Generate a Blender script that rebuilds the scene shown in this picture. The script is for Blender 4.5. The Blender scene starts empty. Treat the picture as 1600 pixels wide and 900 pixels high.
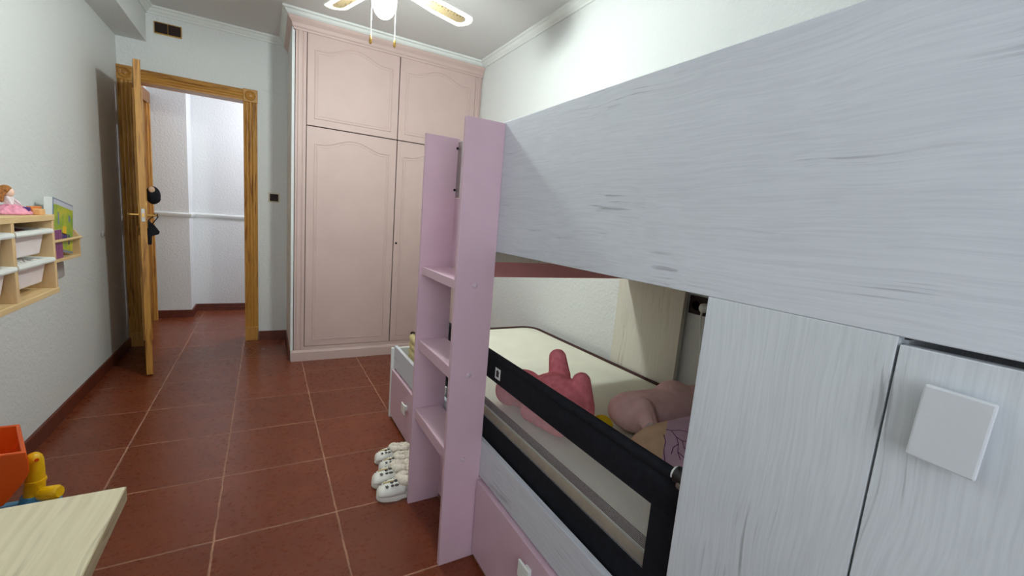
import bpy, bmesh, math, random
from mathutils import Vector, Matrix, Euler, noise
random.seed(7)
S = bpy.context.scene
COL = S.collection
PI = math.pi

# ---------------------------------------------------------------- camera
F = 674.1
MR = [[0.8680161694428217, -0.4898104397930873, 0.08144729986631198],
      [0.002309874808299084, 0.16801255409273047, 0.9857821494354659],
      [-0.4965305570296561, -0.8554867121919193, 0.14696901441759677]]
M3 = Matrix(MR)
CAM = Vector((0, 0, 1.2))
cd = bpy.data.cameras.new('camera'); co = bpy.data.objects.new('camera', cd); COL.objects.link(co)
cd.sensor_width = 36; cd.lens = F / 1600 * 36; cd.clip_start = .01
mw = M3.transposed().to_4x4(); mw.translation = CAM
co.matrix_world = mw
S.camera = co

def ray(px, py):
    return M3.transposed() @ Vector(((px - 800) / F, -(py - 450) / F, -1))
def onx(px, py, x):
    d = ray(px, py); return CAM + d * (x / d.x)
def ony(px, py, y):
    d = ray(px, py); return CAM + d * (y / d.y)
def onz(px, py, z):
    d = ray(px, py); return CAM + d * ((z - CAM.z) / d.z)

# ---------------------------------------------------------------- materials
def lin(c):
    return tuple(((v / 255) / 12.92 if v / 255 <= .04045 else ((v / 255 + .055) / 1.055) ** 2.4) for v in c) + (1,)
def base_mat(name, rgb, rough=.6, spec=.4, metal=0):
    m = bpy.data.materials.new(name); m.use_nodes = True
    nt = m.node_tree; b = nt.nodes['Principled BSDF']
    b.inputs['Base Color'].default_value = lin(rgb)
    b.inputs['Roughness'].default_value = rough
    b.inputs['Specular IOR Level'].default_value = spec
    b.inputs['Metallic'].default_value = metal
    return m, nt, b
def N(nt, t, **kw):
    n = nt.nodes.new(t)
    for k, v in kw.items():
        if k.startswith('i_'): n.inputs[k[2:].replace('_', ' ')].default_value = v
        else: setattr(n, k, v)
    return n
def coords(nt, scale=(1, 1, 1)):
    tc = N(nt, 'ShaderNodeTexCoord'); mp = N(nt, 'ShaderNodeMapping')
    mp.inputs['Scale'].default_value = scale
    nt.links.new(tc.outputs['Object'], mp.inputs['Vector'])
    return mp.outputs['Vector']
def ramp(nt, fac, stops):
    r = N(nt, 'ShaderNodeValToRGB'); e = r.color_ramp.elements
    while len(e) < len(stops): e.new(.5)
    for el, (p, c) in zip(e, stops): el.position = p; el.color = lin(c)
    nt.links.new(fac, r.inputs['Fac']); return r.outputs['Color']
def mixc(nt, fac, a, b, mode='MIX'):
    m = N(nt, 'ShaderNodeMix', data_type='RGBA', blend_type=mode)
    if isinstance(fac, (int, float)): m.inputs['Factor'].default_value = fac
    else: nt.links.new(fac, m.inputs['Factor'])
    for sock, v in ((m.inputs[6], a), (m.inputs[7], b)):
        if isinstance(v, tuple): sock.default_value = v
        else: nt.links.new(v, sock)
    return m.outputs[2]
def bump(nt, b, h, strength=.3, dist=.003):
    bp = N(nt, 'ShaderNodeBump'); bp.inputs['Strength'].default_value = strength; bp.inputs['Distance'].default_value = dist
    nt.links.new(h, bp.inputs['Height']); nt.links.new(bp.outputs['Normal'], b.inputs['Normal'])

def plain(name, rgb, rough=.6, spec=.4, metal=0, var=.04, scale=8, bmp=0, bscale=60, bdist=.002):
    m, nt, b = base_mat(name, rgb, rough, spec, metal)
    v = coords(nt); n = N(nt, 'ShaderNodeTexNoise', i_Scale=scale, i_Detail=4.0)
    nt.links.new(v, n.inputs['Vector'])
    lo = tuple(max(0, c * (1 - var)) for c in rgb); hi = tuple(min(255, c * (1 + var)) for c in rgb)
    nt.links.new(ramp(nt, n.outputs['Fac'], [(.3, lo), (.7, hi)]), b.inputs['Base Color'])
    if bmp:
        n2 = N(nt, 'ShaderNodeTexNoise', i_Scale=bscale, i_Detail=5.0)
        nt.links.new(v, n2.inputs['Vector']); bump(nt, b, n2.outputs['Fac'], bmp, bdist)
    return m
def wood(name, light, dark, streak, axis, fine=250, rough=.55, amount=.5, patch=.525, spec=.35, bmp=.15, along=.022, bend=.05, line=.56):
    m, nt, b = base_mat(name, light, rough, spec)
    tc = N(nt, 'ShaderNodeTexCoord')
    wv = N(nt, 'ShaderNodeTexNoise', i_Scale=2.6, i_Detail=2.0); nt.links.new(tc.outputs['Object'], wv.inputs['Vector'])
    sub = N(nt, 'ShaderNodeVectorMath', operation='SUBTRACT'); sub.inputs[1].default_value = (.5, .5, .5); nt.links.new(wv.outputs['Color'], sub.inputs[0])
    scl = N(nt, 'ShaderNodeVectorMath', operation='SCALE'); scl.inputs['Scale'].default_value = bend; nt.links.new(sub.outputs[0], scl.inputs[0])
    add = N(nt, 'ShaderNodeVectorMath', operation='ADD'); nt.links.new(tc.outputs['Object'], add.inputs[0]); nt.links.new(scl.outputs[0], add.inputs[1])
    def stretched(k):
        mp = N(nt, 'ShaderNodeMapping'); sc = [1.0, 1.0, 1.0]; sc[axis] = k; mp.inputs['Scale'].default_value = sc
        nt.links.new(add.outputs[0], mp.inputs['Vector']); return mp.outputs['Vector']
    v1, v2 = stretched(along), stretched(.22)
    n0 = N(nt, 'ShaderNodeTexNoise', i_Scale=6.0, i_Detail=4.0)                                  # broad drift
    n1 = N(nt, 'ShaderNodeTexNoise', i_Scale=float(fine), i_Detail=5.0, i_Roughness=.6)          # fine grain
    n2 = N(nt, 'ShaderNodeTexNoise', i_Scale=fine * .55, i_Detail=4.0, i_Roughness=.6)           # line streaks
    n3 = N(nt, 'ShaderNodeTexNoise', i_Scale=13.0, i_Detail=3.0)                                 # where streaks gather
    for n, v in ((n0, v2), (n1, v1), (n2, v1), (n3, v2)): nt.links.new(v, n.inputs['Vector'])
    c1 = ramp(nt, n1.outputs['Fac'], [(.34, dark), (.6, light)])
    lo = tuple(c * .95 for c in light)
    c0 = ramp(nt, n0.outputs['Fac'], [(.35, lo), (.65, light)])
    c = mixc(nt, amount, c0, c1)
    f = N(nt, 'ShaderNodeMapRange'); f.inputs['From Min'].default_value = line; f.inputs['From Max'].default_value = line + .1
    g = N(nt, 'ShaderNodeMapRange'); g.inputs['From Min'].default_value = patch; g.inputs['From Max'].default_value = patch + .1
    nt.links.new(n2.outputs['Fac'], f.inputs['Value']); nt.links.new(n3.outputs['Fac'], g.inputs['Value'])
    mu = N(nt, 'ShaderNodeMath', operation='MULTIPLY'); nt.links.new(f.outputs['Result'], mu.inputs[0]); nt.links.new(g.outputs['Result'], mu.inputs[1])
    c = mixc(nt, mu.outputs[0], c, lin(streak))
    nt.links.new(c, b.inputs['Base Color'])
    bump(nt, b, n1.outputs['Fac'], bmp, .001)
    return m
def stucco(name, rgb, strength=.5, scale=75):
    m, nt, b = base_mat(name, rgb, .9, .2)
    v = coords(nt)
    n = N(nt, 'ShaderNodeTexNoise', i_Scale=float(scale), i_Detail=5.0, i_Roughness=.6)
    nt.links.new(v, n.inputs['Vector'])
    bump(nt, b, n.outputs['Fac'], strength, .006)
    return m

def floor_mat():
    m, nt, b = base_mat('terracotta_tile', (95, 48, 32), .34, .38)
    tc = N(nt, 'ShaderNodeTexCoord'); sp = N(nt, 'ShaderNodeSeparateXYZ'); nt.links.new(tc.outputs['Object'], sp.inputs[0])
    def mth(op, a, bb=None):
        n = N(nt, 'ShaderNodeMath', operation=op)
        for i, v in enumerate((a, bb)):
            if v is None: continue
            if isinstance(v, (int, float)): n.inputs[i].default_value = v
            else: nt.links.new(v, n.inputs[i])
        return n.outputs[0]
    wn = N(nt, 'ShaderNodeTexNoise', i_Scale=14.0, i_Detail=3.0); nt.links.new(tc.outputs['Object'], wn.inputs['Vector'])
    wob = mth('MULTIPLY', mth('SUBTRACT', wn.outputs['Fac'], .5), .006)
    def cell(axis, o, s):
        u = mth('DIVIDE', mth('ADD', mth('SUBTRACT', sp.outputs[axis], o), wob), s)
        fl = mth('FLOOR', u); fr = mth('SUBTRACT', u, fl)
        d = mth('MULTIPLY', mth('MINIMUM', fr, mth('SUBTRACT', 1.0, fr)), s)
        return fl, d
    fx, dx = cell(0, .247, .408)
    lf_ = N(nt, 'ShaderNodeMath', operation='LESS_THAN'); nt.links.new(fx, lf_.inputs[0]); lf_.inputs[1].default_value = -2.5
    shift = mth('ADD', mth("MULTIPLY", lf_.outputs[0], 0.0), 2.105)
    fy, dy = cell(1, shift, .4245)
    d = mth('MINIMUM', dx, dy)
    g = N(nt, 'ShaderNodeMapRange'); g.inputs['From Min'].default_value = .0020; g.inputs['From Max'].default_value = .0048
    nt.links.new(d, g.inputs['Value'])
    cx = N(nt, 'ShaderNodeCombineXYZ'); nt.links.new(fx, cx.inputs[0]); nt.links.new(fy, cx.inputs[1])
    rnd = N(nt, 'ShaderNodeTexWhiteNoise', noise_dimensions='2D'); nt.links.new(cx.outputs[0], rnd.inputs['Vector'])
    n1 = N(nt, 'ShaderNodeTexNoise', i_Scale=7.0, i_Detail=8.0, i_Roughness=.65)
    n2 = N(nt, 'ShaderNodeTexNoise', i_Scale=55.0, i_Detail=6.0, i_Roughness=.7)
    ad = N(nt, 'ShaderNodeVectorMath', operation='ADD'); nt.links.new(tc.outputs['Object'], ad.inputs[0])
    sc = N(nt, 'ShaderNodeVectorMath', operation='SCALE'); nt.links.new(rnd.outputs['Color'], sc.inputs[0]); sc.inputs['Scale'].default_value = 9
    nt.links.new(sc.outputs[0], ad.inputs[1])
    st = N(nt, 'ShaderNodeMapping'); st.inputs['Scale'].default_value = (.8, 1.15, 1); nt.links.new(ad.outputs[0], st.inputs['Vector'])
    for n in (n1, n2): nt.links.new(st.outputs['Vector'], n.inputs['Vector'])
    c1 = ramp(nt, n1.outputs['Fac'], [(.25, FLOOR_LO), (.5, FLOOR_MID), (.75, FLOOR_HI)])
    c2 = ramp(nt, n2.outputs['Fac'], [(.3, FLOOR_MID), (.58, FLOOR_MID), (.8, (158, 104, 78))])
    c = mixc(nt, .45, c1, c2)
    tone = ramp(nt, rnd.outputs['Value'], [(0, (232, 232, 232)), (1, (255, 255, 255))])
    c = mixc(nt, 1.0, c, tone, 'MULTIPLY')
    gn = ramp(nt, n1.outputs['Fac'], [(.3, (104, 64, 46)), (.65, (190, 142, 116))])
    c = mixc(nt, g.outputs['Result'], gn, c)
    nt.links.new(c, b.inputs['Base Color'])
    rr = N(nt, 'ShaderNodeMapRange'); rr.inputs['To Min'].default_value = .24; rr.inputs['To Max'].default_value = .32
    nt.links.new(n2.outputs['Fac'], rr.inputs['Value']); nt.links.new(rr.outputs['Result'], b.inputs['Roughness'])
    hh = g.outputs['Result']
    bump(nt, b, hh, .35, .0025)
    return m
FLOOR_LO, FLOOR_MID, FLOOR_HI = (106, 49, 28), (121, 59, 35), (140, 75, 47)

WALL = (222, 225, 224)
M_wall = stucco('stucco_wall', WALL, .8, 60)
M_ceil = stucco('ceiling_paint', (215, 215, 214), .15, 40)
M_plaster = plain('white_plaster_moulding', (226, 230, 227), .6, .3, var=.015)
M_floor = floor_mat()
M_skirt = plain('terracotta_skirting', (98, 48, 34), .4, .4, var=.12, scale=20)
M_pinkdoor = plain('pink_painted_wood', (198, 174, 168), .5, .35, var=.015, scale=5, bmp=.05, bscale=35)
M_gap = plain('dark_gap', (45, 32, 28), .9, .1)
M_pink = plain('pink_laminate', (214, 182, 196), .42, .4, var=.015)
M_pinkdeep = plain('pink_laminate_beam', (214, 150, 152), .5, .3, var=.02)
M_ww_y = wood('whitewashed_wood_lengthwise', (213, 216, 224), (193, 196, 205), (170, 170, 178), 1)
M_ww_z = wood('whitewashed_wood_upright', (216, 220, 226), (194, 198, 204), (168, 169, 174), 2)
M_ww_warmlit_z = wood('warm_lit_whitewash_upright', (228, 224, 212), (208, 202, 188), (178, 170, 154), 2)  # same whitewash, with the cream cast of the light put into its colour
OAK = dict(fine=120, amount=.75, rough=.38, spec=.5, patch=.45, line=.5, along=.04)
M_oak_z = wood('oak_upright', (194, 142, 66), (166, 114, 48), (138, 90, 38), 2, **OAK)
M_oak_x = wood('oak_crosswise', (194, 142, 66), (166, 114, 48), (138, 90, 38), 0, **OAK)
M_oak_d = wood('oak_door_face', (150, 100, 50), (112, 70, 30), (86, 52, 22), 2, **OAK)
M_pine = wood('pale_pine', (230, 200, 150), (214, 180, 126), (196, 158, 106), 1, fine=70)
M_pine_z = wood('pale_pine_upright', (226, 192, 144), (208, 170, 118), (190, 150, 98), 2, fine=70)
M_desk = wood('ash_desktop', (222, 210, 178), (204, 192, 158), (168, 158, 132), 1, fine=120, amount=.6, patch=.52, line=.5)
M_deskedge = wood('desk_edge_band', (190, 172, 138), (166, 146, 112), (150, 128, 96), 1, fine=120, amount=.7)
M_white = plain('white_lacquer', (236, 240, 236), .4, .4, var=.01)
M_handle = plain('grey_white_handle', (206, 208, 214), .5, .3, var=.01)
M_whitemet = plain('white_fan_enamel', (240, 240, 236), .35, .5, var=.01)
M_brass = plain('brass', (200, 158, 88), .28, .5, 1.0, var=.05)
M_chrome = plain('brushed_steel', (176, 174, 168), .35, .5, .9, var=.04)
M_brown = plain('dark_brown_bakelite', (40, 24, 21), .55, .25, var=.1)
M_beigeplate = plain('beige_plate', (206, 196, 172), .45, .4, var=.03)
M_black = plain('black_fabric', (26, 27, 33), .85, .2, var=.15, scale=60, bmp=.2, bscale=300, bdist=.001)
M_blackpl = plain('black_plastic', (30, 30, 33), .4, .45, var=.08)
M_mattop = plain('white_mattress_cover', (234, 232, 216), .9, .15, var=.02, scale=5, bmp=.25, bscale=40, bdist=.004)
M_matside = plain('beige_mattress_side', (206, 176, 126), .9, .15, var=.05, scale=30, bmp=.3, bscale=120)
M_piping = plain('dark_brown_piping', (70, 48, 46), .8, .2, var=.1)
M_plushpink = plain('coral_pink_plush', (255, 138, 150), .95, .1, var=.09, scale=45, bmp=.35, bscale=240, bdist=.004)
M_plushpink2 = plain('rose_plush', (250, 148, 158), .95, .1, var=.1, scale=45, bmp=.7, bscale=240, bdist=.004)
M_plushbeige = plain('beige_plush', (222, 186, 156), .95, .1, var=.08, scale=45, bmp=.7, bscale=240, bdist=.004)
M_plushpale = plain('pale_pink_plush', (255, 206, 206), .95, .1, var=.05, scale=25, bmp=.3, bscale=200, bdist=.004)
M_plushgrey = plain('worn_pale_plush', (214, 192, 188), .95, .1, var=.08, scale=45, bmp=.6, bscale=200, bdist=.004)
M_yellowpl = plain('yellow_plush', (232, 196, 40), .95, .1, var=.1, scale=45, bmp=.5, bscale=200, bdist=.003)
M_tan = plain('tan_cushion_cloth', (224, 190, 158), .9, .15, var=.06, scale=20, bmp=.3, bscale=250, bdist=.001)
M_clog = plain('white_foam_clog', (240, 240, 232), .55, .35, var=.015)
M_fur = plain('cream_fleece', (236, 228, 212), 1, .05, var=.07, scale=90, bmp=.9, bscale=160, bdist=.006)
M_charm = plain('dark_charm', (66, 56, 54), .4, .5, var=.2, scale=200)
M_charmg = plain('gold_charm', (196, 172, 110), .4, .5, var=.15, scale=200)
M_bag = plain('beige_quilted_cloth', (206, 190, 142), .9, .15, var=.05, scale=40, bmp=.3, bscale=150)
M_binbody = plain('translucent_white_bin', (238, 226, 226), .4, .4, var=.03)
M_orange = plain('orange_toy_plastic', (238, 96, 26), .3, .5, var=.03)
M_yellow = plain('yellow_toy_plastic', (246, 196, 18), .3, .5, var=.03)
M_blue = plain('blue_toy_plastic', (70, 150, 200), .35, .5, var=.03)
M_hair = plain('brown_doll_hair', (150, 98, 50), .7, .3, var=.25, scale=120, bmp=.6, bscale=200)
M_skin = plain('doll_skin', (244, 208, 186), .5, .3, var=.02)
M_dress = plain('pink_doll_dress', (238, 156, 178), .8, .2, var=.12, scale=40)
M_dressw = plain('white_doll_bodice', (240, 226, 228), .8, .2, var=.08, scale=120)
M_purple = plain('purple_board', (140, 78, 124), .5, .3, var=.15, scale=60)
M_purpletoy = plain('violet_toy_block', (70, 48, 120), .5, .3, var=.05)
M_orangewood = plain('orange_toy_block', (214, 128, 60), .5, .3, var=.05)
M_peach = plain('peach_toy_block', (238, 184, 120), .5, .3, var=.05)
M_grey = plain('grey_plate', (178, 172, 172), .5, .3, var=.03)
M_screw = plain('screw_cap', (200, 178, 190), .3, .5, var=.03)
M_hole = plain('dark_hole', (40, 26, 28), .8, .2)
M_slate = plain('slate_blue_cover', (120, 136, 160), .35, .4, var=.03)
M_lav = plain('lavender_strip', (206, 206, 220), .4, .3, var=.02)
M_paper = plain('white_paper', (236, 238, 234), .7, .2, var=.01)
M_toyglass = plain('white_small_toys', (226, 222, 216), .4, .5, var=.1, scale=80)
M_lace = plain('plum_cloth', (120, 70, 84), .8, .2, var=.15, scale=60)

def cane_mat():
    m, nt, b = base_mat('woven_cane', (140, 122, 92), .6, .3)
    v = coords(nt, (1, 1, 1)); vo = N(nt, 'ShaderNodeTexVoronoi', i_Scale=55.0); vo.inputs['Randomness'].default_value = .15
    nt.links.new(v, vo.inputs['Vector'])
    nt.links.new(ramp(nt, vo.outputs['Distance'], [(.25, (70, 56, 38)), (.45, (156, 138, 104))]), b.inputs['Base Color'])
    return m
M_cane = cane_mat()
def emit_mat(name, rgb, s):
    m = bpy.data.materials.new(name); m.use_nodes = True; nt = m.node_tree
    nt.nodes.remove(nt.nodes['Principled BSDF'])
    e = N(nt, 'ShaderNodeEmission'); e.inputs['Color'].default_value = rgb; e.inputs['Strength'].default_value = s
    nt.links.new(e.outputs[0], nt.nodes['Material Output'].inputs['Surface']); return m
M_globe = emit_mat('lit_glass_globe', (.92, 1.0, .965, 1), 360)
def net_mat():
    m, nt, b = base_mat('grey_netting', (205, 200, 200), .8, .2)
    tc = N(nt, 'ShaderNodeTexCoord'); sp = N(nt, 'ShaderNodeSeparateXYZ'); nt.links.new(tc.outputs['Object'], sp.inputs[0])
    def band(axis, per, wdt):
        a = N(nt, 'ShaderNodeMath', operation='DIVIDE'); nt.links.new(sp.outputs[axis], a.inputs[0]); a.inputs[1].default_value = per
        f = N(nt, 'ShaderNodeMath', operation='FRACT'); nt.links.new(a.outputs[0], f.inputs[0])
        c = N(nt, 'ShaderNodeMath', operation='LESS_THAN'); nt.links.new(f.outputs[0], c.inputs[0]); c.inputs[1].default_value = wdt
        return c.outputs[0]
    mx = N(nt, 'ShaderNodeMath', operation='MAXIMUM')
    nt.links.new(band(1, .004, .07), mx.inputs[0]); nt.links.new(band(2, .0042, .11), mx.inputs[1])
    tr = N(nt, 'ShaderNodeBsdfTransparent'); ms = N(nt, 'ShaderNodeMixShader')
    nt.links.new(mx.outputs[0], ms.inputs[0]); nt.links.new(tr.outputs[0], ms.inputs[1]); nt.links.new(b.outputs[0], ms.inputs[2])
    nt.links.new(ms.outputs[0], nt.nodes['Material Output'].inputs['Surface'])
    return m
M_net = net_mat()
M_twig = plain('lilac_cushion_cloth', (214, 180, 204), .9, .15, var=.04, scale=20, bmp=.3, bscale=250, bdist=.001)
M_twigline = plain('purple_print', (112, 66, 112), .9, .1)
def cover_mat():
    m, nt, b = base_mat('green_yellow_cover', (150, 176, 40), .35, .4)
    v = coords(nt); n = N(nt, 'ShaderNodeTexNoise', i_Scale=16.0, i_Detail=2.0); nt.links.new(v, n.inputs['Vector'])
    nt.links.new(ramp(nt, n.outputs['Fac'], [(.35, (122, 164, 62)), (.5, (168, 184, 44)), (.62, (206, 196, 52))]), b.inputs['Base Color'])
    return m
M_cover = cover_mat()

# ---------------------------------------------------------------- mesh helpers
class MB:
    def __init__(s): s.bm = bmesh.new()
    def box(s, a, b, bev=0, seg=2, rot=None):
        a, b = Vector(a), Vector(b); lo = Vector(map(min, a, b)); hi = Vector(map(max, a, b)); c = (lo + hi) / 2
        t = bmesh.new(); bmesh.ops.create_cube(t, size=1)
        for v in t.verts: v.co = Vector([v.co[i] * (hi[i] - lo[i]) for i in range(3)])
        if bev: bmesh.ops.bevel(t, geom=t.edges[:], offset=bev, segments=seg, affect='EDGES', profile=.5)
        mt = Matrix.Translation(c)
        if rot: mt = mt @ Euler(rot).to_matrix().to_4x4()
        s._add(t, mt); return s
    def _add(s, t, mt=None):
        if mt is not None: bmesh.ops.transform(t, matrix=mt, verts=t.verts)
        me = bpy.data.meshes.new('tmp'); t.to_mesh(me); t.free(); s.bm.from_mesh(me); bpy.data.meshes.remove(me)
    def prism(s, pts, axis, a, b, bev=0):
        """extrude the polygon pts (the two other axes, in order) along axis from a to b"""
        t = bmesh.new(); o = [i for i in range(3) if i != axis]
        def mk(p, w):
            v = [0, 0, 0]; v[o[0]], v[o[1]] = p; v[axis] = w; return t.verts.new(v)
        A = [mk(p, a) for p in pts]; B = [mk(p, b) for p in pts]; n = len(pts)
        t.faces.new(A); t.faces.new(B[::-1])
        for i in range(n): t.faces.new((A[i], B[i], B[(i + 1) % n], A[(i + 1) % n]))
        bmesh.ops.recalc_face_normals(t, faces=t.faces)
        if bev: bmesh.ops.bevel(t, geom=t.edges[:], offset=bev, segments=2, affect='EDGES', profile=.5)
        s._add(t); return s
    def ell(s, c, r, rot=None, sub=3):
        t = bmesh.new(); bmesh.ops.create_icosphere(t, subdivisions=sub, radius=1)
        if isinstance(r, (int, float)): r = (r, r, r)
        mt = Matrix.Translation(c)
        if rot: mt = mt @ Euler(rot).to_matrix().to_4x4()
        s._add(t, mt @ Matrix.Diagonal((*r, 1))); return s
    def tube(s, pts, r, n=10, closed=False, cap=True, upv=None):
        pts = [Vector(p) for p in pts]; k = len(pts)
        rs = r if isinstance(r, (list, tuple)) else [r] * k
        rings = []; up = None
        for i, p in enumerate(pts):
            if closed: d = pts[(i + 1) % k] - pts[i - 1]
            else: d = pts[min(i + 1, k - 1)] - pts[max(i - 1, 0)]
            d.normalize()
            if up is None:
                up = Vector((0, 0, 1)) if abs(d.z) < .9 else Vector((1, 0, 0))
            if upv is not None: up = Vector(upv)
            u = (up - d * up.dot(d))
            if u.length < 1e-4: u = d.orthogonal()
            u.normalize(); up = u; w = d.cross(u)
            rings.append([s.bm.verts.new(p + (u * math.cos(2 * PI * j / n) + w * math.sin(2 * PI * j / n)) * rs[i]) for j in range(n)])
        m = k if closed else k - 1
        for i in range(m):
            a, b = rings[i], rings[(i + 1) % k]
            for j in range(n): s.bm.faces.new((a[j], a[(j + 1) % n], b[(j + 1) % n], b[j]))
        if not closed and cap:
            s.bm.faces.new(rings[0][::-1]); s.bm.faces.new(rings[-1])
        return s
    def lathe(s, prof, c=(0, 0, 0), n=24, mt=None):
        """prof: list of (radius, z)"""
        t = bmesh.new(); rings = []
        for r, z in prof:
            rings.append([t.verts.new((r * math.cos(2 * PI * j / n), r * math.sin(2 * PI * j / n), z)) for j in range(n)] if r > 1e-5 else [t.verts.new((0, 0, z))])
        for a, b in zip(rings, rings[1:]):
            for j in range(n):
                if len(a) == 1 and len(b) == 1: continue
                if len(a) == 1: t.faces.new((a[0], b[(j + 1) % n], b[j]))
                elif len(b) == 1: t.faces.new((a[j], a[(j + 1) % n], b[0]))
                else: t.faces.new((a[j], a[(j + 1) % n], b[(j + 1) % n], b[j]))
        if len(rings[0]) > 1: t.faces.new(rings[0][::-1])
        if len(rings[-1]) > 1: t.faces.new(rings[-1])
        bmesh.ops.recalc_face_normals(t, faces=t.faces)
        s._add(t, (Matrix.Translation(c) @ mt) if mt is not None else Matrix.Translation(c)); return s
    def loft(s, rings):
        vs = [[s.bm.verts.new(p) for p in r] for r in rings]; n = len(vs[0])
        for a, b in zip(vs, vs[1:]):
            for j in range(n): s.bm.faces.new((a[j], a[(j + 1) % n], b[(j + 1) % n], b[j]))
        s.bm.faces.new(vs[0][::-1]); s.bm.faces.new(vs[-1]); return s
    def sweep(s, prof, path, z, side=1):
        """prof (u out of the wall, v height) swept along the XY path with mitred corners; side=+1: room lies to the left of travel"""
        P = [Vector(p) for p in path]; rings = []
        for i, p in enumerate(P):
            ds = []
            if i > 0: ds.append((P[i] - P[i - 1]).normalized())
            if i < len(P) - 1: ds.append((P[i + 1] - P[i]).normalized())
            ns = [Vector((-d.y, d.x)) * side for d in ds]
            nn = ns[0] if len(ns) == 1 else (ns[0] + ns[1]) / (1 + ns[0].dot(ns[1]))
            rings.append([(p.x + nn.x * u, p.y + nn.y * u, z + v) for u, v in prof])
        s.loft(rings); return s
    def xform(s, mt): bmesh.ops.transform(s.bm, matrix=mt, verts=s.bm.verts); return s
    def obj(s, name, mat, parent=None, smooth=False, loc=None):
        bmesh.ops.recalc_face_normals(s.bm, faces=s.bm.faces)
        if parent is None and loc is None:
            xs = [v.co for v in s.bm.verts]
            loc = Vector(((min(v.x for v in xs) + max(v.x for v in xs)) / 2, (min(v.y for v in xs) + max(v.y for v in xs)) / 2, min(v.z for v in xs)))
        off = WL(parent) if parent is not None else Vector(loc)
        for v in s.bm.verts: v.co -= off
        me = bpy.data.meshes.new(name); s.bm.to_mesh(me); s.bm.free()
        if smooth is True:
            for p in me.polygons: p.use_smooth = True
        o = bpy.data.objects.new(name, me); COL.objects.link(o)
        me.materials.append(mat)
        if parent is not None: o.parent = parent
        else: o.location = off
        if smooth == 'auto':
            for p in me.polygons: p.use_smooth = True
            try: me.set_sharp_from_angle(angle=math.radians(35))
            except Exception: pass
        return o
def WL(o):
    v = Vector((0, 0, 0))
    while o is not None: v += o.location; o = o.parent
    return v
def tag(o, label=None, cat=None, group=None, kind=None):
    if label: o['label'] = label
    if cat: o['category'] = cat
    if group: o['group'] = group
    if kind: o['kind'] = kind
    return o
def thing(name, label, cat, loc, group=None, kind=None):
    o = bpy.data.objects.new(name, None); COL.objects.link(o); o.location = loc; o.empty_display_size = .1
    return tag(o, label, cat, group, kind)
def copy_tree(o, parent=None):
    c = o.copy(); COL.objects.link(c)
    if parent is not None: c.parent = parent
    for ch in list(o.children): copy_tree(ch, c)
    return c
def fuse(o, voxel=.006, it=4):
    m = o.modifiers.new('fuse', 'REMESH'); m.mode = 'VOXEL'; m.voxel_size = voxel; m.use_smooth_shade = True
    k = o.modifiers.new('relax', 'SMOOTH'); k.iterations = it; k.factor = .5
    return o
def capsule(mb, p, q, r0, r1=None, n=6):
    r1 = r0 if r1 is None else r1; p, q = Vector(p), Vector(q)
    for i in range(n + 1):
        t = i / n; mb.ell(p.lerp(q, t), r0 + (r1 - r0) * t, sub=2)
    return mb
def bez(p, n=24):
    return [Vector(p[0]) * (1 - t) ** 3 + 3 * Vector(p[1]) * t * (1 - t) ** 2 + 3 * Vector(p[2]) * t * t * (1 - t) + Vector(p[3]) * t ** 3 for t in [i / n for i in range(n + 1)]]
def structure(o, label, cat): return tag(o, label, cat, kind='structure')

# ---------------------------------------------------------------- the room
XL, XR, YF, YB, ZC = -.925, 1.64, 4.32, -1.3, 2.545
DX0, DX1, DZ = -.835, -.152, 2.005           # door opening
structure(MB().box((-2.3, YB - .2, -.1), (2.6, 6.3, 0)).obj('floor', M_floor, loc=(0, 0, 0)), 'glossy brown terracotta tiled floor with pale grout lines', 'floor')
structure(MB().box((XL - .2, YB - .2, ZC), (XR + .2, YF + .02, ZC + .1)).obj('ceiling', M_ceil), 'flat pale ceiling above the ceiling fan', 'ceiling')
structure(MB().box((XL - .15, YB, 0), (XL, YF, ZC)).obj('wall_left', M_wall, loc=(0, 0, 0)), 'white stucco wall carrying the pine toy shelf', 'wall')
structure(MB().box((XR, YB, 0), (XR + .15, YF, ZC)).obj('wall_right', M_wall, loc=(0, 0, 0)), 'white stucco wall behind the bunk bed', 'wall')
w = MB().box((XL - .15, YF, 0), (DX0 - .03, YF + .12, ZC)).box((DX1 + .03, YF, 0), (XR + .15, YF + .12, ZC)).box((DX0 - .03, YF, DZ + .03), (DX1 + .03, YF + .12, ZC))
structure(w.obj('wall_far', M_wall, loc=(0, 0, 0)), 'white stucco wall around the oak doorway', 'wall')
WX0, WX1, WZ0, WZ1 = -.87, .37, .75, 2.2
w = MB().box((XL - .15, YB - .12, 0), (WX0, YB, ZC)).box((WX1, YB - .12, 0), (XR + .15, YB, ZC)).box((WX0, YB - .12, 0), (WX1, YB, WZ0)).box((WX0, YB - .12, WZ1), (WX1, YB, ZC))
structure(w.obj('wall_back', M_wall, loc=(0, 0, 0)), 'white stucco wall with the window opening', 'wall')
win = thing('window_1', 'white framed window that lets the daylight in', 'window', (-.25, YB - .06, WZ0), kind='structure')
f = MB()
for a, b in (((WX0, WZ0), (WX0 + .05, WZ1)), ((WX1 - .05, WZ0), (WX1, WZ1)), ((WX0, WZ0), (WX1, WZ0 + .05)), ((WX0, WZ1 - .05), (WX1, WZ1)), ((-.28, WZ0), (-.22, WZ1))):
    f.box((a[0], YB - .09, a[1]), (b[0], YB - .03, b[1]))
f.obj('window_frame', M_white, win)
# boxed beam along the wall that carries the shelf
structure(MB().box((XL, YB, 2.297), (-.752, YF, ZC)).obj('trim_1', M_wall, loc=(0, 0, 0)), 'boxed white beam running along under the ceiling', 'beam')
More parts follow.
